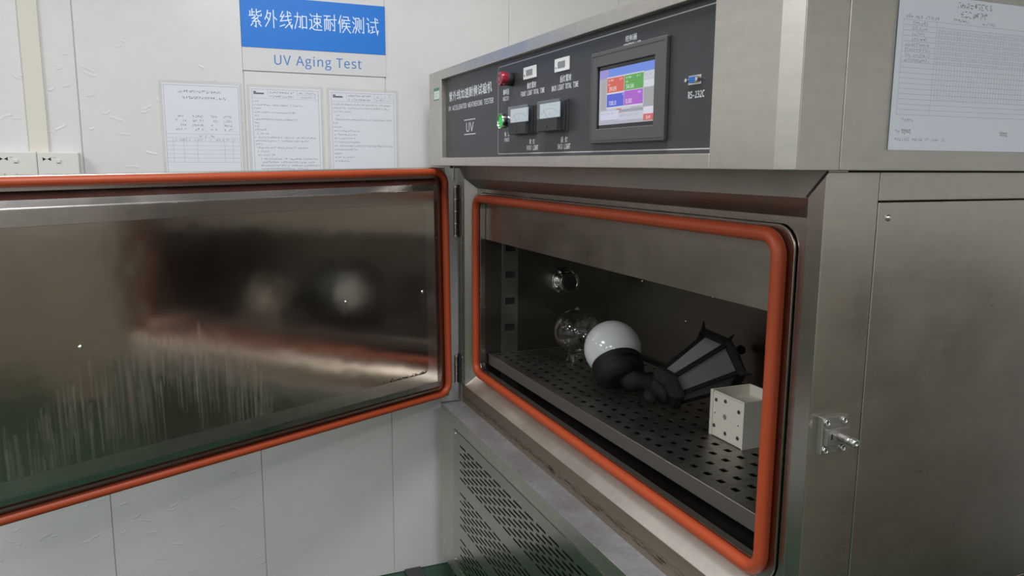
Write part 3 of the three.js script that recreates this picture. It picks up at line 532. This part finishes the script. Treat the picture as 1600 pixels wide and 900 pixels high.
  mp('screen_bezel', merge([plate(o, zp, zs, 0.0015), ...[[-1.3285, -1.0895, 1.6165, 1.6172], [-1.3285, -1.0895, 1.463, 1.4637]].map(([a, b, c, d]) => box(a, b, c, d, zs - 0.001, zs + 0.0006, 0)), box(-1.3285, -1.3278, 1.463, 1.6172, zs - 0.001, zs + 0.0006, 0)]), grey, ts);
  mp('screen_glass', box(-1.312, -1.116, 1.483, 1.597, zp, zp + 0.004, 0), M({ name: 'screen_black', color: lin(0.006, 0.006, 0.008), roughness: 0.12 }), ts);
  const ui = canvas(740, 400, (c, Wd, Hd) => {
    const R = (x, y, w, h, f) => { c.fillStyle = f; c.fillRect(x, y, w, h); };
    R(0, 0, Wd, Hd, '#b8b9c6'); R(0, 0, Wd, 62, '#6f93f0'); R(0, 0, 130, 62, '#9d97e0');
    for (let y = 66; y < 290; y += 12) for (let x = 34; x < 104; x += 12) R(x, y, 6, 6, (x + y) % 24 ? '#8f906f' : '#cfd0a8');
    R(112, 58, 496, 226, '#e2e0ec');
    R(114, 66, 238, 104, '#e2604e'); R(356, 66, 248, 104, '#58ae4e'); R(114, 182, 238, 92, '#4a5fe0'); R(356, 174, 248, 100, '#b45fd8');
    c.fillStyle = '#fff'; c.font = '44px sans-serif';
    c.fillText('39.09', 140, 160); c.fillText('34.66', 378, 160); c.fillText('100.0', 140, 262); c.fillText('0.00', 378, 262);
    c.font = '18px sans-serif'; c.fillText('PV  TEMP', 130, 90); c.fillText('PV  TEMP', 376, 90); c.fillText('SP  °C', 290, 90); c.fillText('SP  °C', 520, 90); c.fillText('%', 330, 200); c.fillText('RUN', 540, 200);
    c.fillText('Wet', 376, 118); c.fillText('Dry', 130, 118);
    R(120, 284, 480, 52, '#cfd2dc'); R(126, 296, 120, 34, '#aeb1bd'); R(250, 292, 74, 38, '#e06a62'); R(450, 288, 140, 40, '#b5bcc4'); c.fillStyle = '#fff'; c.fillText('Off', 270, 318);
    R(614, 62, 126, 54, '#d2d5e4'); R(614, 120, 126, 48, '#dfe6ee'); R(614, 172, 126, 130, '#a9abad');
    R(20, 300, 270, 66, '#d9daf0'); R(290, 322, 330, 54, '#cfd1e2'); R(290, 300, 320, 20, '#a3a5b4'); R(614, 300, 126, 48, '#e6e4f2'); R(616, 348, 124, 44, '#dd6360');
    c.fillStyle = '#fff'; c.font = '30px sans-serif'; c.fillText('Quit', 646, 381);
    scribble(c, 30, 312, 200, 16, '#9a9cb8'); scribble(c, 300, 334, 260, 16, '#9a9cb8'); scribble(c, 626, 80, 90, 16, '#9a9cb8');
  });
  const lit = new THREE.PlaneGeometry(0.1845, 0.0985).translate(-1.213, 1.54, zp + 0.0044);
  mp('display', fit(lit, -1.30525, -1.12075, 1.49075, 1.58925), M({ name: 'display_light', color: lin(0.02, 0.02, 0.02), emissive: lin(1, 1, 1), emissiveMap: ui, emissiveIntensity: 0.75, roughness: 0.2 }), ts);
  const sl = new THREE.RectAreaLight(0xc8ccff, 0.25, 0.18, 0.095); sl.name = 'screen_light'; sl.position.set(-1.213 - m0[0], 1.54, zs + 0.004 - m0[2]); sl.rotation.y = Math.PI; ts.add(sl);

  const db = sub('serial_port');
  const dsub = (s) => { const q2 = new THREE.Shape(); q2.moveTo(-0.0085 * s, 0.0045 * s); q2.lineTo(0.0085 * s, 0.0045 * s); q2.lineTo(0.0072 * s, -0.0045 * s); q2.lineTo(-0.0072 * s, -0.0045 * s); q2.closePath(); return q2; };
  mp('port_plate', box(-1.031, -0.9985, 1.54, 1.554, zp, zp + 0.001, 0.0003), chrome, db);
  mp('port_shell', plate(dsub(1.08), zp + 0.001, zp + 0.006, 0.0006).translate(-1.0148, 1.547, 0), chrome, db);
  mp('port_insert', plate(dsub(0.95), zp + 0.0055, zp + 0.0068).translate(-1.0148, 1.547, 0), M({ name: 'blue_plastic', color: lin(0.02, 0.17, 0.55), roughness: 0.4 }), db);
  for (let i = 0; i < 9; i++) mp('pin_hole', along(cyl(0.0007, 0.0007, 0.0004, 8), [-1.0148 + (i < 5 ? (i - 2) * 0.003 : (i - 6.5) * 0.003), 1.547 + (i < 5 ? 0.0016 : -0.0016), zp + 0.0069], [0, 0, 1]), darkHole, db);
  for (const x of [-1.0285, -1.001]) mp('port_nut', along(cyl(0.0032, 0.0032, 0.007, 6).translate(0, 0.0035, 0), [x, 1.547, zp + 0.001], [0, 0, 1]), chrome, db);
}
function plateHole(x0, x1, y0, y1, a0, a1, b0, b1) { const s = rounded(x0, x1, y0, y1, 0.003); s.holes.push(rect(a0, a1, b0, b1, THREE.Path)); return s; }

// hinges between body and door
{
  const hx = -2.372, hz = -0.8;
  for (const [y0, y1, n] of [[1.19, 1.345, 4], [0.702, 0.79, 3]]) {
    const h = sub('hinge'), d = (y1 - y0) / n;
    mp('hinge_pocket', box(hx - 0.013, hx + 0.005, y0 - 0.006, y1 + 0.006, ZR + 0.003, ZR + 0.0045, 0), darkHole, h);
    mp('leaf', box(hx + 0.005, hx + 0.03, y0, y1, ZR, ZR + 0.003, 0.0006), steelFrame, h);
    for (let i = 0; i < n; i++) mp('knuckle', new THREE.CylinderGeometry(0.0058, 0.0058, d - 0.0035, 18).translate(hx, y0 + (i + 0.5) * d, hz), steelFrame, h);
    mp('pin', new THREE.CylinderGeometry(0.0036, 0.0036, y1 - y0 + 0.012, 14).translate(hx, (y0 + y1) / 2, hz), chrome, h);
    for (let i = 0; i <= n; i++) mp('washer', new THREE.CylinderGeometry(0.0085, 0.0085, 0.0022, 20).translate(hx, y0 + i * d, hz), chrome, h);
  }
  const s = new THREE.Shape(); s.moveTo(-2.395, 1.412); s.lineTo(-2.348, 1.412); s.lineTo(-2.348, 1.366); s.lineTo(-2.372, 1.366); s.lineTo(-2.392, 1.39); s.closePath();
  mp('hinge_bracket', plate(s, -0.791, -0.788), steelFrame);
  mp('bracket_arm', box(-2.385, -2.352, 1.404, 1.412, ZR, -0.788, 0.0005), steelFrame);
  mp('hinge_strip', box(XL, -2.352, LEDGE + 0.002, 1.36, ZR, ZR + 0.0025, 0.0008), steelFrame);
}
// door: local +x points from the free end to the hinge, +z out of the inner face
{
  const door = new THREE.Group(); door.name = 'door'; machine.add(door);
  door.position.set(-2.372 - m0[0], 0, -0.8 - m0[2]); door.rotation.order = 'YXZ'; door.rotation.y = 112.5 * rad; door.rotation.z = 0.9 * rad;
  const U = 1.548;                                                       // far edge
  part('door_skin', merge([box(-U, -0.006, 0.655, 1.408, -0.056, -0.014, 0.004)]), steelBox, door);
  part('door_gasket', ring(-1.533, -0.023, 0.6725, 1.3935, 0.036, 0.002, 0.0112), silicone, door);
  const land = rounded(-U + 0.004, -0.009, 0.659, 1.404, 0.03);
  part('gasket_land', plate(land, -0.018, -0.009, 0.002), steelFrame, door);
  // plug: a shallow pan standing proud of the land with sloping sides
  const P = (r, k, z) => [[r[0], r[2], z], [r[1], r[2], z], [r[1], r[3], z], [r[0], r[3], z]][k], i = [-1.488, -0.09, 0.7285, 1.339];
  const grow = (d) => [i[0] - d, i[1] + d, i[2] - d, i[3] + d], steps = [[0.036, -0.01], [0.026, 0.008], [0.018, 0.0215], [0.0025, 0.0262], [0, 0.0272], [-0.004, 0.0277]];
  for (let k = 0; k < 4; k++) { const n = (k + 1) % 4, q = []; for (let e = 0; e + 1 < steps.length; e++) { const [a, za] = steps[e], [b, zb2] = steps[e + 1]; q.push([P(grow(a), k, za), P(grow(a), n, za), P(grow(b), n, zb2), P(grow(b), k, zb2)]); } part('plug_side', quads(q), steelPlug, door); }
  const rim = rect(i[0] + 0.002, i[1] - 0.002, i[2] + 0.002, i[3] - 0.002); rim.holes.push(rounded(i[0] + 0.0377, -0.1272, 0.7662, 1.3018, 0.0193, THREE.Path));
  const doorSteel = MP({ name: 'door_rim_steel', color: lin(0.56, 0.53, 0.49), metalness: 1, roughness: 0.4, roughnessMap: steelRough, map: steelColor, bumpMap: dents, bumpScale: 0.002 });
  part('plug_rim', plate(rim, 0.024, 0.028), doorSteel, door);
  const x0 = i[0] + 0.038, x1 = -0.1275, y0 = 0.7665, y1 = 1.3015;
  const W = 2048, H = 820, pu = (u) => (1 - (u - 0.1275) / (x1 - x0)) * W, pv = (v) => (1 - (v - y0) / (y1 - y0)) * H;
  const drips = (c, tone, strong) => {         // dried run marks left by water, with an outline of their own
    const edge = [[1.33, 0.86], [1.22, 0.908], [1.166, 0.968], [1.099, 0.998], [1.03, 1.02], [0.968, 1.066], [0.9, 1.065], [0.83, 1.045], [0.76, 0.99], [0.7, 0.92], [0.66, 0.86]];
    for (let n = 0; n < 560; n++) {
      const u = 0.66 + rnd() * 0.68; let v = 0.9;
      for (let e = 0; e + 1 < edge.length; e++) if (u <= edge[e][0] && u > edge[e + 1][0]) { const t = (u - edge[e + 1][0]) / (edge[e][0] - edge[e + 1][0]); v = edge[e + 1][1] + t * (edge[e][1] - edge[e + 1][1]); }
      v -= rnd() * 0.16; const len = 0.03 + rnd() * 0.15, w0 = 3 + rnd() * 13;
      c.fillStyle = tone; c.globalAlpha = strong * (0.1 + rnd() * 0.5); for (const w of [w0, w0 * 0.7, w0 * 0.45]) { c.beginPath(); c.moveTo(pu(u) - w / 2, pv(v)); c.quadraticCurveTo(pu(u), pv(v) - 8, pu(u) + w / 2, pv(v)); c.lineTo(pu(u) + w * 0.3, pv(v - len)); c.lineTo(pu(u) - w * 0.3, pv(v - len)); c.fill(); }
    }
    for (let n = 0; n < 500; n++) { c.globalAlpha = strong * rnd() * 0.5; c.fillRect(rnd() * W, rnd() * H, 1 + rnd() * 2, 1 + rnd() * 2); }
    c.globalAlpha = 1;
  };
  const tint = canvas(W, H, (c) => { c.fillStyle = '#d9d6d2'; c.fillRect(0, 0, W, H); for (let n = 0; n < 60; n++) { c.globalAlpha = 0.05; c.fillStyle = rnd() < 0.5 ? '#b9b0a4' : '#e6e2dc'; c.beginPath(); c.ellipse(rnd() * W, rnd() * H, 60 + rnd() * 200, 40 + rnd() * 120, rnd() * 3, 0, 7); c.fill(); } seed = 99; drips(c, '#d0cac2', 0.13); c.fillStyle = '#1f1a14'; for (let n = 0; n < 420; n++) { const u = 0.128 + rnd() * rnd() * 0.2; c.globalAlpha = 0.2 + rnd() * 0.5; c.fillRect(pu(u), H - 2 - rnd() * rnd() * 16, 2 + rnd() * 7, 1 + rnd() * 4); } c.globalAlpha = 1; });
  seed = 99;
  const rough = canvas(W, H, (c) => { c.fillStyle = '#808080'; c.fillRect(0, 0, W, H); drips(c, '#c8c8c8', 0.15); });
  seed = 99;
  const metal = canvas(W, H, (c) => { c.fillStyle = '#ffffff'; c.fillRect(0, 0, W, H); drips(c, '#707070', 0.07); });
  metal.colorSpace = THREE.NoColorSpace;
  rough.colorSpace = THREE.NoColorSpace;
  const bump = dataTex(256, (n) => { const x = (n % 256) * 2, y = Math.floor(n / 256) * 2; return g1(soft[y * 512 + x]); }, false, 1); bump.repeat.set(1.5, 0.6);
  const panelMat = MP({ name: 'door_panel_steel', color: lin(0.66, 0.615, 0.56), metalness: 1, roughness: 0.29, roughnessMap: rough, metalnessMap: metal, map: tint, bumpMap: bump, bumpScale: 0.004 });
  part('door_panel', fit(plate(rounded(x0, x1, y0, y1, 0.019), 0.024, 0.0282), x0, x1, y0, y1), panelMat, door);
  for (const [u, v] of [[1.112, 1.029], [0.421, 1.035], [0.144, 1.029]]) part('rivet', along(lathe([[0, 0.0032], [0.0025, 0.0028], [0.0048, 0.001], [0.0052, 0]], 18), [-u, v, 0.0282], [0, 0, 1]), chrome, door);
  part('door_handle', merge([box(-1.5, -1.48, 0.98, 1.14, -0.1, -0.086, 0.004), box(-1.5, -1.48, 0.98, 1.0, -0.09, -0.055, 0.003), box(-1.5, -1.48, 1.12, 1.14, -0.09, -0.055, 0.003)]), chrome, door);
}

// ---------------------------------------------------------------- the notice on the machine's side
laminated('large laminated record sheet with handwritten figures on the steel side of the machine', [CB.r + 0.0002, 1.545, -1.0485], 0.31, 0.2167, (c, W, H) => {
  c.fillStyle = '#e2e8f1'; c.fillRect(0, 0, W, H);
  scribble(c, 480, 20, 300, 34, '#7e858e', 0); scribble(c, 500, 72, 240, 36, '#7e858e', 0);
  scribble(c, 60, 120, 270, 20, '#7e858e', 0.05); scribble(c, 450, 118, 150, 20, '#7e858e', 0); scribble(c, 700, 120, 130, 20, '#7e858e', 0.05);
  c.strokeStyle = '#949ca6'; c.lineWidth = 1.6; c.beginPath();
  for (let r = 0; r < 19; r++) { const y = 150 + r * 30.5; c.moveTo(46, y); c.lineTo(W - 46, y); }
  for (let q = 0; q < 32; q++) { const x = 318 + q * 25.8; c.moveTo(x, 180); c.lineTo(x, 150 + 15 * 30.5); }
  c.moveTo(46, 150); c.lineTo(46, 700); c.moveTo(318, 150); c.lineTo(318, 700); c.moveTo(W - 46, 150); c.lineTo(W - 46, 700); c.stroke();
  for (let r = 0; r < 8; r++) scribble(c, 120 - (r > 3 ? 50 : 0), 158 + r * 30.5, r > 3 ? 220 : 130, 18, '#7e858e', 0.05);
  for (let r = 1; r < 8; r++) for (let q = 0; q < 31; q++) { const x = 322 + q * 25.8, y = 155 + r * 30.5; c.strokeStyle = '#8a919c'; c.lineWidth = 1.6; c.beginPath(); c.moveTo(x + rnd() * 6, y + 4 + rnd() * 6); c.lineTo(x + 8 + rnd() * 8, y + 16 + rnd() * 6); c.lineTo(x + 16 + rnd() * 5, y + 6 + rnd() * 6); c.stroke(); }
  scribble(c, 90, 720, 110, 20, '#7e858e', 0); scribble(c, 46, 788, 40, 20, '#7e858e', 0); scribble(c, 48, 836, 430, 18, '#7e858e', 0.2);
  const sign = (x, y) => { c.strokeStyle = '#3f434b'; c.lineWidth = 3; for (let k = 0; k < 5; k++) { c.beginPath(); c.moveTo(x + k * 15, y + rnd() * 10); c.bezierCurveTo(x + k * 15 + 20, y - 20 + rnd() * 10, x + k * 15 - 6, y + 30, x + k * 15 + 16, y + 12 + rnd() * 14); c.stroke(); } };
  sign(100, 786); sign(960, 788);
}, 1300, Math.PI / 2, [0.004, 0.004]);

// ---------------------------------------------------------------- what stands in the chamber
const SH = 0.81;
{
  const t = thing('perforated_shelf', 'perforated steel shelf tray with rows of square holes inside the open chamber', 'shelf', [-2.284, SH, -0.8825]);
  t.rotation.y = 0.75 * rad;
  const W = 1.336, D = 0.415, s = rect(0, W, 0, D);
  for (let c = 0; c < 31; c++) for (let r = 0; r < 10; r++) { const x = 0.018 + c * 0.0426, y = 0.0365 + r * 0.0398; if (y < D - 0.012) s.holes.push(rounded(x - 0.0085, x + 0.0085, y - 0.007, y + 0.007, 0.0015, THREE.Path)); }
  part('shelf_plate', plate(s, 0, 0.0018).rotateX(-Math.PI / 2).translate(0, -0.0018, 0), steelShelf, t);
  part('shelf_lip', box(0, W, -0.034, -0.001, -0.0004, 0.0014, 0.0006), M({ name: 'shelf_edge', color: lin(0.115, 0.11, 0.1), metalness: 0.35, roughness: 0.6 }), t);
  part('rolled_edge', new THREE.CylinderGeometry(0.0014, 0.0014, W, 10).rotateZ(Math.PI / 2).translate(W / 2, -0.0006, 0.0004), steel, t);
  part('shelf_hem', box(0, W, -0.034, -0.0322, -0.016, 0.001, 0.0006), steelShelf, t);
}
{ // junction box
  const w = 0.116, h = 0.107, d = 0.112, t = thing('junction_box', 'cream white plastic junction box with an open top standing on the perforated shelf', 'box', [-1.335, SH, -1.135]);
  const cream = M({ name: 'cream_abs', color: lin(0.74, 0.715, 0.62), roughness: 0.5 }), k = 0.004;
  part('box_wall', merge([box(-w / 2, -w / 2 + k, 0, h, -d / 2, d / 2, 0.001), box(w / 2 - k, w / 2, 0, h, -d / 2, d / 2, 0.001), box(-w / 2 + k, w / 2 - k, 0, h, -d / 2, -d / 2 + k, 0.001), box(-w / 2 + k, w / 2 - k, 0, h - 0.0015, d / 2 - 0.009, d / 2 - 0.004, 0.001), box(-w / 2 + k, w / 2 - k, 0, k, -d / 2 + k, d / 2 - 0.009, 0)]), cream, t);
  part('box_tray', box(-w / 2 + k, w / 2 - k, 0.078, 0.082, -d / 2 + k, d / 2 - 0.009, 0), cream, t);
  part('front_plate', box(-w / 2 + 0.011, w / 2 - 0.003, 0.002, h - 0.004, d / 2 - 0.0045, d / 2 - 0.0005, 0.0012), cream, t);
  part('edge_strip', box(-w / 2 + 0.001, -w / 2 + 0.0095, 0, h, d / 2 - 0.005, d / 2, 0.0012), cream, t);
  const zf = d / 2 - 0.0005, brass = M({ name: 'dark_screw', color: lin(0.14, 0.13, 0.1), metalness: 0.7, roughness: 0.4 });
  for (const [x, y] of [[-0.036, 0.087], [-0.004, 0.092], [0.042, 0.081], [-0.04, 0.026], [0.0, 0.019], [0.042, 0.022]]) {
    part('screw', along(lathe([[0.0022, 0.0006], [0.0023, 0.0012], [0.0042, 0.0014], [0.0046, 0]], 18), [x, y, zf], [0, 0, 1]), brass, t);
    part('screw_socket', along(cyl(0.0024, 0.0024, 0.0005, 14), [x, y, zf + 0.0004], [0, 0, 1]), darkHole, t);
  }
  for (const [x, y] of [[-0.0385, 0.056], [0.0415, 0.05]]) part('small_hole', along(cyl(0.0017, 0.0017, 0.0005, 12), [x, y, zf + 0.0001], [0, 0, 1]), darkHole, t);
  const smudge = dataTex(64, (i, x, y) => g1(0.55 + fine[(y * 8) * 512 + x * 8] * 0.5), true, 0.02);
  part('burn_mark', new THREE.CircleGeometry(0.006, 24).translate(-0.004, 0.056, zf + 0.0004), M({ name: 'scorch', color: lin(0.36, 0.35, 0.32), map: smudge, roughness: 0.8 }), t);
}
{ // clear globe
  const t = thing('clear_globe', 'clear glass lamp globe standing on its neck at the back left of the shelf', 'lamp globe', [-2.112, SH, -1.112]);
  const R = 0.073, cy = 0.09, pts = [], inn = [], a0 = -62 * rad, k = 0.0022;
  for (let i = 0; i <= 44; i++) { const a = a0 + (Math.PI / 2 - a0) * i / 44; pts.push([R * Math.cos(a), cy + R * Math.sin(a)]); inn.push([Math.max(0, (R - k) * Math.cos(a)), cy + (R - k) * Math.sin(a)]); }
  const neck = [[0.0315, 0], [0.0335, 0.0008], [0.0335, 0.006], [0.0315, 0.008], [0.0315, 0.02]], nin = [[0.0292, 0], [0.0292, 0.02]];
  const prof = [nin[0], ...neck, ...pts, ...inn.reverse(), nin[1], nin[0]];
  part('glass_globe', lathe(prof, 64), MP({ name: 'clear_glass', color: lin(0.98, 0.98, 0.97), transmission: 1, thickness: 0.002, roughness: 0.0, ior: 1.5 }), t);
  part('glass_nub', lathe([[0, 0.006], [0.004, 0.0045], [0.008, 0.001], [0.01, -0.0015], [0, -0.0018]], 24).translate(0.004, cy + R, 0), MP({ name: 'clear_glass_tip', color: lin(0.9, 0.9, 0.9), transmission: 0.9, thickness: 0.005, roughness: 0.1, ior: 1.5 }), t);
}
{ // globe lamp: the opal globe sits on its black fitting, tilted
  const c = [-1.775, 0.926, -1.045], t = thing('globe_lamp', 'opal white globe lamp tilted over in its black cast fitting', 'lamp', [c[0], SH, c[2]]);
  const milk = MP({ name: 'opal_glass', color: lin(0.74, 0.77, 0.76), roughness: 0.14, clearcoat: 0.5, clearcoatRoughness: 0.06 });
  const R = 0.0775, cy = c[1] - SH, at = [0, cy, 0], dir = new THREE.Vector3(0.737, -0.65, 0.135).normalize();
  part('opal_globe', lathe(Array.from({ length: 40 }, (_, i) => { const a = Math.PI * i / 39 - Math.PI / 2; return [Math.abs(R * Math.cos(a)), R * Math.sin(a)]; }), 64).translate(0, cy, 0), milk, t);
  const turned = (p) => along(lathe(p, 56), at, dir.toArray());
  part('fitter', turned([[0.058, 0.046], [0.0665, 0.043], [0.0685, 0.046], [0.0685, 0.054], [0.066, 0.057], [0.066, 0.063], [0.068, 0.066], [0.068, 0.073], [0.065, 0.076], [0.063, 0.084], [0.054, 0.094], [0.04, 0.1], [0.034, 0.102], [0, 0.102]]), black, t);
  const b = new THREE.Vector3(...at).addScaledVector(dir, 0.088), side = new THREE.Vector3(0.5, -0.16, -0.75).normalize();
  part('neck', along(lathe([[0, 0], [0.016, 0.002], [0.029, 0.014], [0.034, 0.03], [0.03, 0.05], [0.024, 0.062], [0.027, 0.068], [0.03, 0.075], [0.026, 0.083], [0, 0.084]], 40), b.toArray(), side.toArray()), black, t);
  for (const [x, y, z] of [[0.155, 0.016, 0.012], [0.165, 0.022, -0.016]]) part('thumb_screw', merge([along(cyl(0.003, 0.003, 0.03, 12), [x, y, z], [-0.5, 0.3, -0.5]), along(cyl(0.0085, 0.0085, 0.006, 18), [x, y, z], [-0.5, 0.3, -0.5])]), black, t);
}
{ // hexagonal lantern lying down, its top to the back
  const A = new THREE.Vector3(-1.545, 0.879, -1.07), B = new THREE.Vector3(-1.558, 0.926, -1.226), dir = B.clone().sub(A), L = dir.length(); dir.normalize();
  const t = thing('lantern', 'black hexagonal coach lantern with frosted panes lying on its side behind the junction box', 'lantern', A.toArray());
  t.quaternion.setFromUnitVectors(new THREE.Vector3(0, 1, 0), dir); t.rotateY(12 * rad);
  const frost = MP({ name: 'frosted_glass', color: lin(0.3, 0.31, 0.32), roughness: 0.7, transmission: 0.35, thickness: 0 });
  const r0 = 0.043, r1 = 0.074, cor = (k, r, y) => new THREE.Vector3(r * Math.cos(k * Math.PI / 3), y, r * Math.sin(k * Math.PI / 3));
  for (let k = 0; k < 6; k++) {
    const a = cor(k, r0, 0), b = cor(k + 1, r0, 0), c = cor(k + 1, r1, L), d = cor(k, r1, L), mid = a.clone().add(b).add(c).add(d).multiplyScalar(0.25), sh = (v) => v.clone().lerp(mid, 0.04).toArray(), inw = new THREE.Vector3(-mid.x, 0, -mid.z).normalize().multiplyScalar(0.003), si = (v) => v.clone().lerp(mid, 0.04).add(inw).toArray();
    part('frosted_pane', quads([[sh(d), sh(c), sh(b), sh(a)], [si(a), si(b), si(c), si(d)]]), frost, t);
    const bar = (p, q, r) => { const v = q.clone().sub(p), len = v.length(); return along(new THREE.CylinderGeometry(r, r, len, 8).translate(0, len / 2, 0), p.toArray(), v.toArray()); };
    part('corner_bar', bar(a, d, 0.0062), black, t);
    part('hoop_bar', bar(a, b, 0.007), black, t); part('hoop_bar', bar(d, c, 0.0085), black, t);
  }
  const hex = (p) => { const g = new THREE.LatheGeometry(p.map(([x, y]) => new THREE.Vector2(x, y)), 6, Math.PI / 2).toNonIndexed(); g.computeVertexNormals(); return g; };
  part('roof', hex([[0.07, L - 0.004], [0.088, L - 0.012], [0.095, L + 0.002], [0.086, L + 0.012], [0.066, L + 0.024], [0.046, L + 0.038], [0.03, L + 0.05], [0, L + 0.052]]), black, t);
  part('finial', lathe([[0.012, L + 0.05], [0.008, L + 0.058], [0.005, L + 0.066], [0.008, L + 0.07], [0.0125, L + 0.076], [0.0125, L + 0.082], [0.008, L + 0.088], [0, L + 0.09]], 24), black, t);
  part('base_cap', merge([hex([[0, -0.03], [0.028, -0.03], [0.034, -0.024], [0.05, -0.016], [0.058, -0.006], [0.058, 0.004], [0.05, 0.008]]), lathe([[0, -0.072], [0.014, -0.068], [0.02, -0.058], [0.014, -0.048], [0.018, -0.042], [0.032, -0.034], [0.03, -0.028]], 28)]), black, t);
  for (let k = 0; k < 6; k++) part('roof_tip', along(cyl(0.006, 0.001, 0.02, 8).translate(0, 0.01, 0), cor(k, 0.09, L + 0.002).toArray(), cor(k, 1, 0.6).toArray()), black, t);
}

renderer.render(scene, camera);
